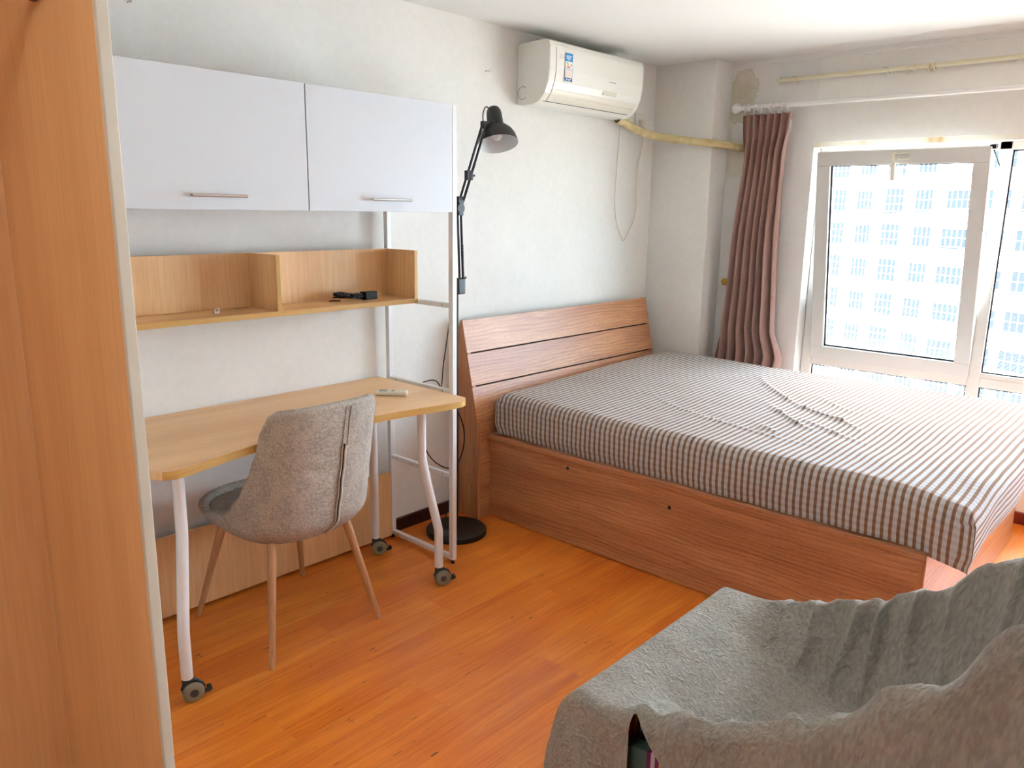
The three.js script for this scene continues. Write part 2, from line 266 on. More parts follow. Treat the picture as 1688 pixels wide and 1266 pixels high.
// ---------------------------------------------------------------- desk rack with cabinet, shelf and lower panel
{
  const r = thing('desk_rack', 'white metal rack over the desk with two door wall cabinet and beech shelf', 'rack', [1.52, 0, 0.25]);
  const X = (x) => x - 1.52, Z = (z) => z - 0.25, B = (x0, x1, y0, y1, z0, z1, rad = 0, g = 'x', o) => bx(X(x0), X(x1), y0, y1, Z(z0), Z(z1), rad, g, o);
  const pw_ = 0.024;
  for (const x of [0.85, 2.17]) {
    mesh('post', B(x, x + pw_, 0.018, 1.884, 0.438, 0.463, 0.003, 'y'), M.whitePaint, r);
    mesh('post', B(x, x + pw_, 0.018, 1.884, 0.032, 0.056, 0.003, 'y'), M.whitePaint, r);
    for (const z of [0.45, 0.044]) { const f = rod([X(x + 0.012), 0, Z(z)], [X(x + 0.012), 0.019, Z(z)], 0.009, 0.006); mesh('foot', f, M.blackRubber, r); }
    for (const y of [0.018, 0.385, 0.748, 1.106]) {
      const g = mesh('rung', B(x + 0.001, x + pw_ - 0.001, y, y + 0.02, 0.056, 0.438, 0.003, 'z'), M.whitePaint, r);
      for (const z of [0.1, 0.4]) mesh('screw', rod([X(x - 0.001), y + 0.01, Z(z)], [X(x + 0.001), y + 0.01, Z(z)], 0.004), M.steel, g);
    }
  }
  mesh('cabinet_box', [B(0.874, 2.17, 1.488, 1.504, 0.05, 0.444, 0.001), B(0.874, 2.17, 1.866, 1.882, 0.05, 0.444, 0.001), B(0.874, 0.89, 1.504, 1.866, 0.05, 0.444), B(2.154, 2.17, 1.504, 1.866, 0.05, 0.444), B(1.513, 1.529, 1.504, 1.866, 0.05, 0.444), B(0.874, 2.17, 1.488, 1.882, 0.044, 0.05)], M.doorWhite, r);
  for (const [a, b, h] of [[0.8505, 1.5195, 1.199], [1.5235, 2.1685, 1.855]]) {
    const d = mesh('cabinet_door', B(a, b, 1.484, 1.884, 0.4455, 0.463, 0.0015), M.doorWhite, r);
    const hw = 0.088, y = 1.526;
    mesh('handle', [rod([X(h - hw), y, Z(0.487)], [X(h + hw), y, Z(0.487)], 0.0048, 0.0048, 12), rod([X(h - hw + 0.012), y, Z(0.463)], [X(h - hw + 0.012), y, Z(0.487)], 0.0042), rod([X(h + hw - 0.012), y, Z(0.463)], [X(h + hw - 0.012), y, Z(0.487)], 0.0042)], M.steel, d);
  }
  mesh('shelf_board', B(0.876, 2.168, 1.112, 1.130, 0.047, 0.252, 0.001), M.beech, r);
  mesh('shelf_edge', B(0.876, 2.168, 1.1115, 1.1305, 0.252, 0.2545, 0.0008), M.ochre, r);
  mesh('shelf_back', B(0.876, 2.168, 1.130, 1.328, 0.058, 0.07, 0.001, 'y'), M.beech, r);
  for (const [a, b] of [[0.876, 0.892], [1.513, 1.529], [2.152, 2.168]]) { const d = mesh('shelf_divider', B(a, b, 1.130, 1.328, 0.07, 0.252, 0.001, 'y'), M.beech, r); mesh('edge_band', B(a, b, 1.1305, 1.328, 0.252, 0.2545, 0.0008, 'y'), M.ochre, d); }
  mesh('lower_panel', B(0.874, 2.17, 0.012, 0.32, 0.036, 0.052, 0.001, 'y'), M.beech, r);
}

// ---------------------------------------------------------------- desk on castors
{
  const d = thing('desk', 'beech topped desk with curved front edge on white bent tube legs', 'desk', [1.5, 0, 0.32]);
  const F = [[2.139, 0.27], [2.139, 0.54], [2.132, 0.575], [2.112, 0.594], [2.08, 0.603], [2.024, 0.600], [1.92, 0.582], [1.8, 0.562], [1.65, 0.552], [1.5, 0.552], [1.36, 0.556], [1.227, 0.570], [1.12, 0.594], [1.02, 0.622], [0.96, 0.638], [0.925, 0.638], [0.9, 0.626], [0.884, 0.60], [0.878, 0.56]];
  const curve = new THREE.SplineCurve(F.map((p) => new THREE.Vector2(p[0] - 1.5, p[1] - 0.32)));
  const pts = [new THREE.Vector2(2.139 - 1.5, 0.012 - 0.32), ...curve.getPoints(110), new THREE.Vector2(0.878 - 1.5, 0.012 - 0.32)];
  const sh = new THREE.Shape(pts.map((p) => new THREE.Vector2(p.x, -p.y)));
  const g = new THREE.ExtrudeGeometry(sh, { depth: 0.025, bevelEnabled: false }); g.rotateX(-Math.PI / 2); g.translate(0, 0.74, 0);
  mesh('desk_top', uvm(g, 'x', [0.3, 0.2]), M.beech, d);
  const pos = [], uv = []; let L = 0; const out = pts.map((p, i) => { const a = pts[Math.max(0, i - 1)], b = pts[Math.min(pts.length - 1, i + 1)], t = b.clone().sub(a).normalize(); return new THREE.Vector2(p.x - t.y * -0.0012 * -1, p.y + t.x * 0.0012 * -1); });
  const q = (a, b, y0, y1, l0, l1) => { pos.push(a.x, y0, a.y, b.x, y0, b.y, b.x, y1, b.y, a.x, y0, a.y, b.x, y1, b.y, a.x, y1, a.y); uv.push(l0, 0, l1, 0, l1, 0.025, l0, 0, l1, 0.025, l0, 0.025); };
  for (let i = 0; i + 1 < out.length; i++) { const l = out[i].distanceTo(out[i + 1]); q(out[i], out[i + 1], 0.7398, 0.7648, L, L + l); L += l; }
  const eg = new THREE.BufferGeometry(); eg.setAttribute('position', new THREE.Float32BufferAttribute(pos, 3)); eg.setAttribute('uv', new THREE.Float32BufferAttribute(uv, 2)); eg.computeVertexNormals();
  const em = M.ochre.clone(); em.side = THREE.DoubleSide; mesh('edge_band', eg, em, d).userData.label = 'ochre edge band';
  mesh('under_frame', [bx(-0.5, 0.47, 0.715, 0.74, -0.115, -0.09), bx(-0.5, 0.47, 0.715, 0.74, 0.14, 0.165), bx(-0.51, -0.485, 0.715, 0.74, -0.12, 0.2), bx(0.45, 0.475, 0.715, 0.74, -0.12, 0.18)], M.whitePaint, d);
  const legs = [[0.985, 0.53, 0.945, 0.575], [1.968, 0.50, 2.008, 0.552], [0.985, 0.19, 0.945, 0.14], [1.968, 0.19, 2.008, 0.14]];
  legs.forEach(([tx, tz, bx_, bz], i) => {
    const a = [tx - 1.5, tz - 0.32], b = [bx_ - 1.5, bz - 0.32], P3 = (t, y) => V(lerp(a[0], b[0], t), y, lerp(a[1], b[1], t));
    const path = new THREE.CurvePath(); const c = new THREE.CatmullRomCurve3([P3(0, 0.741), P3(0, 0.66), P3(0, 0.56), P3(0.04, 0.525), P3(0.5, 0.38), P3(0.96, 0.245), P3(1, 0.21), P3(1, 0.14), P3(1, 0.078)], false, 'catmullrom', 0.35);
    const l = mesh('leg', [new THREE.TubeGeometry(c, 60, 0.0178, 18), rod(P3(1, 0.0775).toArray(), P3(1, 0.0785).toArray(), 0.0178)], M.whitePaint, d);
    const k = part('castor', d, [b[0], 0, b[1]]); k.rotation.y = [-0.25, -0.45, -0.3, -0.5][i]; k.scale.setScalar(1.12);
    const wheel = () => { const w = lathe([[0, -0.009], [0.012, -0.009], [0.019, -0.0095], [0.0255, -0.007], [0.0285, -0.003], [0.0285, 0.003], [0.0255, 0.007], [0.019, 0.0095], [0.012, 0.009], [0, 0.009]], 28); w.rotateX(Math.PI / 2); return w; };
    for (const s of [-1, 1]) { const w = wheel(); w.translate(0.012, 0.0285, s * 0.0135); mesh('wheel', w, M.wheelGrey, k); mesh('hub', rod([0.012, 0.0285, s * 0.022], [0.012, 0.0285, s * 0.0242], 0.012, 0.010), M.wheelDark, k); }
    const hood = new THREE.TorusGeometry(0.029, 0.0045, 8, 20, Math.PI * 0.9); hood.scale(1, 1, 1.3); hood.translate(0.012, 0.0285, 0);
    mesh('hood', [hood, rod([0, 0.05, 0], [0, 0.08, 0], 0.009), bx(-0.014, 0.02, 0.048, 0.064, -0.009, 0.009, 0.003)], M.wheelDark, k);
    mesh('brake_lever', [bx(0.036, 0.058, 0.012, 0.019, -0.008, 0.008, 0.002), bx(0.05, 0.062, 0.016, 0.028, -0.011, 0.011, 0.003)], M.wheelDark, k);
  });
}

// ---------------------------------------------------------------- upholstered chair at the desk
{
  const c = thing('upholstered_chair', 'grey linen upholstered chair with splayed wooden legs pushed up to the desk', 'chair', [1.44, 0, 0.36]);
  const ytop = (a) => { const d = Math.abs(a); return pw([[0, 0.884], [0.6, 0.878], [0.72, 0.862], [0.82, 0.82], [0.9, 0.735], [1.02, 0.655], [1.2, 0.575], [1.45, 0.51], [1.8, 0.465], [2.3, 0.474], [3.2, 0.484]], d); };
  const shell = (a, y, off) => {                                // a: plan angle from the back, y: height, off: outwards
    const rise = clamp((y - 0.4) / 0.48), ca = Math.cos(a), sa = Math.sin(a), e = ca > 0 ? 0.74 : 0.64;
    const under = y < 0.47 ? Math.pow(clamp((0.47 - y) / 0.09), 2) : 0;
    const rx = 0.262 + 0.022 * rise - 0.085 * under + off, rz = (ca > 0 ? 0.25 + 0.088 * rise : 0.275) - 0.06 * under + off;
    return [rx * Math.sign(sa) * Math.pow(Math.abs(sa), e), y, rz * Math.sign(ca) * Math.pow(Math.abs(ca), e)];
  };
  const wr_ = (a, y) => 0.0035 * (fbm(a * 5 + 7, y * 22, 3, 0, 0, 121) - 0.5) + 0.004 * Math.exp(-(((a - -0.12) / 0.16) ** 2)) * Math.sin(y * 95 + a * 8) * Math.exp(-(((y - 0.66) / 0.06) ** 2));
  const shellGeo = grid(120, 60, (u, v) => {
    const a = (u - 0.5) * 2 * Math.PI, yt = ytop(a), yb = 0.385 + 0.012 * Math.cos(a + 1.2);
    let p;
    if (v < 0.55) { const y = lerp(yb, yt - 0.018, v / 0.55); p = shell(a, y, wr_(a, y)); } 
    else if (v < 0.7) { const t = (v - 0.55) / 0.15 * Math.PI; p = shell(a, yt - 0.018 + 0.018 * Math.sin(t), -0.018 + 0.018 * Math.cos(t)); }
    else { const y = lerp(yt - 0.018, 0.415, (v - 0.7) / 0.3); p = shell(a, Math.max(y, 0.43), -0.036); p[1] = y; }
    return [...p, a * 0.24, v < 0.6 ? p[1] : -p[1] + 2];
  });
  mesh('shell', shellGeo, M.linen, c);
  mesh('seat', grid(48, 24, (u, v) => { const a = (u - 0.5) * 2 * Math.PI, r = v; const q = shell(a, 0.5, -0.02); return [q[0] * r, 0.44 + 0.042 * Math.sqrt(clamp(1 - r ** 4)) , q[2] * r, q[0] * r, q[2] * r]; }), M.linen, c);
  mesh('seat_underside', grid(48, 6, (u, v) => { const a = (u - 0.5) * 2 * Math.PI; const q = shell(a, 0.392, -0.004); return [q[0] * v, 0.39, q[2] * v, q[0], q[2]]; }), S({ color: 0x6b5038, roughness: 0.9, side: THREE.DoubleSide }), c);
  // zip seam down the middle of the back
  const seam = (a, y0, y1, off) => { const p = []; for (let i = 0; i <= 24; i++) { const y = lerp(y0, y1, i / 24); p.push(V(...shell(a + 0.085 + 0.12 * (0.72 - y) * -0.3 + 0.004 * Math.sin(y * 60) * (y < 0.72 ? 1 : 0.1), y, off))); } return p; };
  mesh('seam', [tube(seam(0.028, 0.865, 0.7, 0.001), 0.0016, 40, 6), tube(seam(-0.022, 0.865, 0.7, 0.001), 0.0016, 40, 6)], M.linen, c);
  mesh('zip', [tube(seam(-0.022, 0.73, 0.395, 0.0025), 0.0034, 60, 6)], M.linen, c);
  mesh('zip_edge', [tube(seam(0.012, 0.73, 0.392, 0.003), 0.0042, 60, 6)], S({ color: 0xd9d4c8, roughness: 0.9 }), c);
  mesh('zip_gap', [tube(seam(-0.005, 0.735, 0.40, 0.001), 0.0026, 50, 6)], M.gap, c);
  mesh('zip_pull', bx(0.012, 0.02, 0.372, 0.396, 0.186, 0.19, 0.001), M.steel, c);
  for (const [x, z] of [[-0.228, 0.25], [0.228, 0.235], [-0.228, -0.26], [0.226, -0.27]]) {
    mesh('leg', uvm(rod([x, 0, z], [x * 0.66, 0.40, z * 0.62], 0.0095, 0.0165, 18), 'y'), M.chairLeg, c);
  }
  mesh('leg_bracket', [bx(-0.15, 0.15, 0.380, 0.39, -0.15, 0.13, 0.004)], S({ color: 0x5d4330, roughness: 0.8 }), c);
}

// ---------------------------------------------------------------- bed
{
  const b = thing('bed', 'wooden double bed with slanted plank headboard and storage box base', 'bed', [3.43, 0, 1.2]);
  const X = (x) => x - 3.43, Z = (z) => z - 1.2, B = (x0, x1, y0, y1, z0, z1, rad = 0, g = 'x', o) => bx(X(x0), X(x1), y0, y1, Z(z0), Z(z1), rad, g, o);
  mesh('side_panel', B(2.688, 2.706, 0.004, 0.402, 0.17, 2.142, 0.0015, 'z', [0.2, 0.1]), M.bed, b);
  mesh('side_panel', B(4.174, 4.192, 0.004, 0.402, 0.17, 2.142, 0.0015, 'z'), M.bed, b);
  mesh('rail', B(2.668, 2.74, 0.402, 0.427, 0.16, 2.162, 0.004, 'z'), M.bed, b); mesh('rail', B(4.14, 4.205, 0.402, 0.427, 0.16, 2.162, 0.004, 'z'), M.bed, b);
  mesh('end_panel', B(2.688, 4.192, 0.004, 0.402, 2.142, 2.16, 0.0015, 'x'), M.bed, b);
  mesh('rail', B(2.668, 4.205, 0.402, 0.427, 2.11, 2.162, 0.004, 'x'), M.bed, b);
  mesh('slat_deck', B(2.74, 4.14, 0.41, 0.425, 0.2, 2.11, 0), M.bed, b);
  for (const [y, z] of [[0.362, 0.667], [0.32, 1.199]]) mesh('screw_cap', rod([X(2.6875), y, Z(z)], [X(2.6855), y, Z(z)], 0.0075, 0.007), M.groove, b);
  // headboard: left and right cheeks, three slanted boards, low board
  const prof = (o) => [[0.02, 0], [0.178 - o, 0], [0.178 - o, 0.5], [0.073 - o, 0.978], [0.055 - o, 0.978], [0.02, 0.9]];
  for (const [x, w] of [[2.606, 0.018], [4.146, 0.018]]) { const s = new THREE.Shape(prof(0).map(([z, y]) => new THREE.Vector2(-z, y))); const g = new THREE.ExtrudeGeometry(s, { depth: w, bevelEnabled: false }); g.rotateY(Math.PI / 2); g.translate(X(x), 0, -1.2); mesh('headboard_cheek', uvm(g, 'y'), M.bed, b); }
  const dz = 0.073 - 0.178, dy = 0.978 - 0.5, LL = Math.hypot(dz, dy), ang = Math.atan2(-dz, dy);
  const slant = (t0, t1, mat, name, th, out) => { const g = bx(-0.787, 0.787, t0, t1, -th, out, 0.0015, 'x'); const m = mesh(name, g, mat, b); m.rotation.x = -ang; m.position.set(X(3.385), 0.5, Z(0.178)); return m; };
  slant(0.0, 0.166, M.bed, 'headboard_plank', 0.016, 0.002); slant(0.1725, 0.327, M.bed, 'headboard_plank', 0.016, 0.002); slant(0.3335, LL, M.bed, 'headboard_plank', 0.016, 0.002);
  slant(0.02, LL - 0.02, M.groove, 'groove_backing', 0.02, -0.01).scale.set(0.985, 1, 1);
  mesh('headboard_base', B(2.624, 4.146, 0.0, 0.498, 0.16, 0.1795, 0.0015, 'x'), M.bed, b);
}
// mattress in its striped sheet
const stripeTex = tex(512, 512, (u, v) => {                     // one tile: 0.204 m, 8 stripes across v, faint checks along u
  const f = (v * 8) % 1, g = (u * 8) % 1, n = vnoise(u * 170, v * 170, 170, 170, 131);
  const dark = sst(0.0, 0.04, f) * sst(0.46, 0.42, f), chk = sst(0, 0.05, g) * sst(0.5, 0.45, g);
  let c = mix3([206, 206, 206], [194, 186, 178], chk * 0.75); c = mix3(c, mix3([150, 116, 90], [138, 104, 80], chk), dark);
  const k = 0.95 + 0.14 * (n - 0.5); return [c[0] * k, c[1] * k, c[2] * k];
}, true, [1 / 0.204, 1 / 0.204]);
{
  const m = thing('mattress', 'mattress in a wrinkled brown and white striped sheet on the bed', 'mattress', [3.45, 0.428, 1.25]);
  mesh('core', bx(-0.735, 0.735, 0, 0.15, -0.99, 0.99, 0.03), S({ color: 0xd8d2c4, roughness: 0.9 }), m);
  const X0 = -0.762, X1 = 0.772, Z0 = -1.026, Z1 = 1.03, HS = 0.175, R = 0.045;
  // creases: [x0, z0, x1, z1, height, width, kind] in bed metres
  const cr = [];
  const at = (x, z) => [x - 3.45, z - 1.25];
  const line = (pts, h, w) => { const n = pts.length - 1; for (let i = 0; i < n; i++) cr.push([...at(...pts[i]), ...at(...pts[i + 1]), h, w, i / n, (i + 1) / n]); };
  CREASES(line);
  const segd = (x, z, c) => { const dx = c[2] - c[0], dz = c[3] - c[1], L2 = dx * dx + dz * dz, t = clamp(((x - c[0]) * dx + (z - c[1]) * dz) / L2), px = x - c[0] - dx * t, pz = z - c[1] - dz * t; return [Math.hypot(px, pz), (px * dz - pz * dx) / Math.sqrt(L2), t]; };
  const top = (x, z) => {
    let h = 0.205 + 0.032 * sst(-0.8, 0.5, x) - 0.006 * Math.cos(z * 2.2) + 0.012 * (fbm(x * 3 + 4, z * 3, 3, 0, 0, 141) - 0.5) + 0.004 * (fbm(x * 9, z * 14 + x * 6, 3, 0, 0, 142) - 0.5);
    for (const c of cr) { const [d, sd, tt] = segd(x, z, c); if (d < c[5] * 4) h += c[4] * 1.2 * Math.sin(Math.PI * clamp(lerp(c[6], c[7], tt), 0.02, 0.98)) * Math.exp(-((d / c[5]) ** 2)) * (1 + 0.4 * Math.sign(sd) * Math.exp(-d / c[5])); }
    return h;
  };
  // cross parameter s walks: near hem, near side up, top, far side down; t walks: head side, top, foot side
  const wrap = (s, lo, hi, drop) => {                            // signed distance along a path over a rounded box edge
    const arc = R * Math.PI / 2, flat = hi - lo - 2 * R;
    if (s < drop) return [lo, -(drop - s), -1];                                     // [coordinate, drop below the rounding, side]
    if (s < drop + arc) { const a = (s - drop) / R; return [lo + R - R * Math.cos(a), R * Math.sin(a), -1]; }
    if (s < drop + arc + flat) return [lo + R + (s - drop - arc), R, 0];
    if (s < drop + 2 * arc + flat) { const a = (s - drop - arc - flat) / R; return [hi - R + R * Math.sin(a), R * Math.cos(a), 1]; }
    return [hi, -(s - drop - 2 * arc - flat), 1];
  };
  const DR = HS - 0.02, totX = 2 * DR + Math.PI * R + (X1 - X0 - 2 * R), totZ = 2 * DR + Math.PI * R + (Z1 - Z0 - 2 * R);
  const g = grid(230, 300, (u, v) => {
    const a = wrap(u * totX, X0, X1, DR), c = wrap(v * totZ, Z0, Z1, DR);
    let x = a[0], z = c[0], dx = R - a[1], dz = R - c[1];
    const drop = Math.max(dx, dz) + 0.25 * Math.min(Math.min(dx, dz), 0.04);
    const cx = clamp(x, X0 + R, X1 - R), cz = clamp(z, Z0 + R, Z1 - R);
    let y = top(cx, cz) - drop;
    const hem = clamp((drop - R) / DR);
    if (hem > 0) { // hanging sides: slight waves, tucked in at the hem
      const wv = 0.006 * Math.sin(z * 21 + 1.3 * Math.sin(x * 9)) + 0.008 * (fbm(z * 6 + x * 5, drop * 12, 3, 0, 0, 143) - 0.5), tuck = 0.006 - 0.012 * sst(0.65, 1, hem);
      if (a[2]) x += a[2] * (hem * wv * (1 - 0.3 * hem) + tuck * 0.8); if (c[2]) z += c[2] * (hem * wv + tuck);
    }
    // the foot corners sag
    y -= 0.022 * sst(0.75, 1.03, z) * sst(-0.45, -0.76, x) + 0.012 * sst(0.8, 1.03, z);
    if (z < 0.86) y = Math.max(y, 0.002); 
    return [x, y, z, u * totX, v * totZ];
  });
  mesh('sheet', g, P({ map: stripeTex, roughness: 0.85, specularIntensity: 0.4, sheen: 0.2, sheenColor: new THREE.Color(0.8, 0.85, 0.95), sheenRoughness: 0.4, side: THREE.DoubleSide }), m).userData.label = 'brown and white striped cotton sheet';
}
function CREASES(line) {
  line([[3.98, 0.92], [3.72, 1.1], [3.52, 1.3], [3.47, 1.36]], 0.0056, 0.0162);
  line([[3.5, 1.34], [3.42, 1.42], [3.32, 1.62], [3.2, 1.78]], 0.0070, 0.0175);
  line([[3.44, 1.22], [3.3, 1.36], [3.16, 1.5], [3.1, 1.62]], 0.0063, 0.0162);
  line([[3.02, 1.0], [2.98, 1.25], [2.94, 1.5], [2.93, 1.75]], 0.0028, 0.0108);
  line([[3.28, 0.62], [3.1, 0.92], [3.0, 1.2], [2.97, 1.36]], 0.0028, 0.0108);
  line([[3.3, 1.4], [3.14, 1.66], [3.06, 1.84]], 0.0042, 0.0162);
  line([[3.7, 1.36], [3.56, 1.5], [3.44, 1.72]], 0.0028, 0.0162);
  line([[3.06, 1.38], [2.98, 1.5]], 0.0056, 0.0162);
}

// ---------------------------------------------------------------- armchair under its fleece throw
const AX = 1.675, HZ = [[1.80, 0.418], [1.9, 0.42], [2.0, 0.442], [2.12, 0.485], [2.22, 0.535], [2.3, 0.578], [2.37, 0.622], [2.44, 0.695], [2.51, 0.76], [2.6, 0.87], [2.68, 0.93], [2.75, 0.945], [2.86, 0.93]];
const QZ = [[1.80, 0.415], [1.88, 0.404], [2.0, 0.355], [2.12, 0.312], [2.25, 0.3], [2.36, 0.33], [2.46, 0.43], [2.56, 0.6], [2.65, 0.78], [2.72, 0.905], [2.75, 0.93], [2.86, 0.92]];
{
  const a = thing('armchair', 'low armchair in red and green striped fabric hidden beneath a grey throw', 'armchair', [AX, 0, 2.3]);
  const stripes = tex(512, 8, (u) => { const s = [[0.12, [84, 108, 98]], [0.15, [110, 40, 90]], [0.18, [206, 190, 206]], [0.21, [110, 40, 90]], [0.26, [222, 140, 60]], [0.78, [182, 38, 32]], [0.82, [222, 140, 60]], [0.85, [110, 40, 90]], [0.88, [206, 190, 206]], [1, [60, 84, 80]]]; return s.find((q) => u <= q[0])[1]; }, true, [1 / 0.34, 1]);
  const cloth = S({ map: stripes, roughness: 0.95, bumpMap: linenBump, bumpScale: 0.001 });
  const sideShape = (inset, bottom) => { const pts = HZ.filter(([z]) => z > 1.82 && z < 2.8).map(([z, h]) => new THREE.Vector2(-(z - 2.3), h - inset - 0.09 * sst(2.3, 2.5, z))); pts.unshift(new THREE.Vector2(-(1.845 - 2.3), 0.42 - inset)); return new THREE.Shape([new THREE.Vector2(0.455, bottom), ...pts, new THREE.Vector2(-0.5, bottom)]); };
  for (const s of [-1, 1]) { const g = new THREE.ExtrudeGeometry(sideShape(0.095, 0.1), { depth: 0.036, bevelEnabled: false }); g.rotateY(Math.PI / 2); g.translate(s > 0 ? 0.305 : -0.341, 0, 0); mesh('arm', uvm(g, 'z', [0.37, 0]), cloth, a); }
  mesh('seat_base', bx(-0.3, 0.3, 0.12, 0.262, -0.41, 0.1, 0.02, 'x'), cloth, a);
  mesh('seat_front', bx(-0.305, 0.305, 0.12, 0.36, -0.455, -0.41, 0.01, 'x'), cloth, a);
  const bk = mesh('backrest', bx(-0.25, 0.25, 0, 0.6, 0.0, 0.07, 0.03, 'x'), cloth, a); bk.position.set(0, 0.24, 0.2); bk.rotation.x = 0.42;
  for (const [x, z] of [[-0.28, -0.41], [0.28, -0.41], [-0.28, 0.42], [0.28, 0.42]]) mesh('leg', rod([x, 0, z], [x, 0.12, z], 0.018, 0.024), M.darkBase, a);
  // throw
  const t = thing('fleece_throw', 'thick grey fleece throw draped over the armchair', 'throw', [AX, 0, 2.3]);
  const W = 0.347, OUT = 0.30, FR = 0.30, zA = 1.80, zB = 2.78, BK = 0.35;
  const sMax = 1 + OUT / W;
  const SLIT = 0.1475, ROW = (zB - zA + BK + FR) / 290;
  const spec = (u, v) => { const s = lerp(-sMax, sMax, u), q = lerp(-FR, zB - zA + BK, v); return [s, q]; };
  const fn = (u, v) => {
    let [s, q] = spec(u, v); const as = Math.abs(s), sg = Math.sign(s);
    if (s < -1 && q > SLIT) { const e = SLIT + Math.max(0, (-s - 1) * W - 0.012) * 1.1; if (q < 0.75) q = e + (q - SLIT) * (0.75 - e) / (0.75 - SLIT); }   // the side flap hangs open behind the front corner
    const fd = Math.max(0, -q), bd = Math.max(0, q - (zB - zA)), sd = Math.max(0, as - 1) * W;
    const z = clamp(zA + q, zA, zB), h = pw(HZ, z), qq = pw(QZ, z);
    // cross-section: flat pan, then the inner wall up to the rim
    const wl_ = (as - 0.54) / 0.44, wall = clamp((wl_ < 0.06 ? 0.5 * Math.max(0, wl_ + 0.06) ** 2 / 0.12 : wl_) - Math.max(0, wl_ - 0.85) ** 2 * 1.6, 0, 1), roll = sst(0.82, 1.0, as);
    let x = clamp(s, -1, 1) * W, y = lerp(qq, h, wall), zz = z;
    const inn = (1 - sst(0.0, 0.03, sd + fd + bd));
    // pleats running up the inner walls, gathers on the rims, soft lumps in the pan
    const ph = z * (s > 0 ? 74 : 66) + 7 * fbm(z * 6, s * 2.2, 2, 0, 0, 151) + s * 1.7, pl = Math.pow(1 - Math.abs(Math.sin(ph * 0.5)), 1.4) - 0.3;
    const wallw = sst(0.52, 0.72, as) * (1 - 0.6 * sst(0.9, 1.0, as)) * sst(1.84, 2.0, z);
    x += -sg * 0.042 * pl * wallw * inn * (0.25 + 1.1 * fbm(z * 9, s * 3, 2, 0, 0, 155)); y += 0.004 * pl * wallw * inn;
    const rimw = sst(0.85, 0.98, as) * sst(1.86, 1.98, z) * (1 - 0.55 * sst(2.45, 2.6, z));
    y += 0.016 * Math.exp(-(((as - 0.96) / 0.06) ** 2)) * sst(1.88, 2.0, z) + rimw * (0.022 * (fbm(z * 26, s * 5 + 3, 3, 0, 0, 152) - 0.45) + 0.003 * Math.sin(ph * 1.25 + 0.6));
    y += inn * 0.010 * (fbm(x * 10 + 5, z * 10, 3, 0, 0, 153) - 0.5) * (1 - roll);
    // long diagonal folds where the back rises
    const dg = (z - 2.3) * 38 - s * 2.6; y += inn * 0.016 * Math.sin(dg) * sst(2.3, 2.42, z) * sst(0.25, 0.75, as);
    // loose triangle of cloth lying folded in the pan
    const X_ = x + AX, e1 = (X_ - 1.60) * 0.16 - (z - 2.11) * 0.98 + 0.03, e2 = 1.80 - X_ - (z - 2.14) * 0.55;
    y += inn * 0.052 * sst(0.0, 0.016, -e1 + 0.0) * sst(0.0, 0.02, e2) * sst(0.62, 0.4, as) * sst(2.36, 2.28, z);
    // rims are rolled, outside hangs
    if (sd > 0) { const r = 0.03, l = Math.min(sd, r * 1.57), an = l / r; x = sg * (W + r * Math.sin(an)); y += -r * (1 - Math.cos(an)); const rest = Math.max(0, sd - r * 1.57); y -= rest * 0.98; const wv = 0.020 * (fbm(z * 9 + 2 * sg, rest * 3, 3, 0, 0, 154) - 0.4) + 0.010 * Math.sin(z * 38 + 2 * fbm(z * 5, 1, 2, 0, 0, 9)); x += sg * sst(0.02, 0.15, rest) * (wv + 0.03 * rest); y = Math.max(y, 0.02); }
    if (fd > 0) { const r = 0.035, l = Math.min(fd, r * 1.57), an = l / r; zz = zA - r * Math.sin(an); y -= r * (1 - Math.cos(an)); const rest = Math.max(0, fd - r * 1.57); y -= rest * 0.98; const k = clamp(as, 0, 1); zz -= sst(0.01, 0.15, rest) * (0.016 * Math.sin(x * 30 + 1) + 0.02 * (fbm(x * 8, rest * 4, 2, 0, 0, 156) - 0.5) + 0.012); y = Math.max(y, 0.02); if (sd > 0) { const c = sst(0, 0.1, Math.min(fd, sd)); zz -= 0.05 * c; x += sg * -0.02 * c; y = Math.max(y, 0.03); } }
    if (bd > 0) { const r = 0.05, l = Math.min(bd, r * 1.57), an = l / r; zz = zB + r * Math.sin(an); y -= r * (1 - Math.cos(an)); y -= Math.max(0, bd - r * 1.57); }
    return [x, y, zz - 2.3, s * W, q];
  };
  const skip = (u, v) => { const [s, q] = spec(u, v), sd = (-s - 1) * W; return sd > 0.012 && Math.abs(q - SLIT) <= ROW * 0.5; };
  const g = grid(240, 290, fn, skip);
  mesh('cloth', g, M.fleece, t);
}

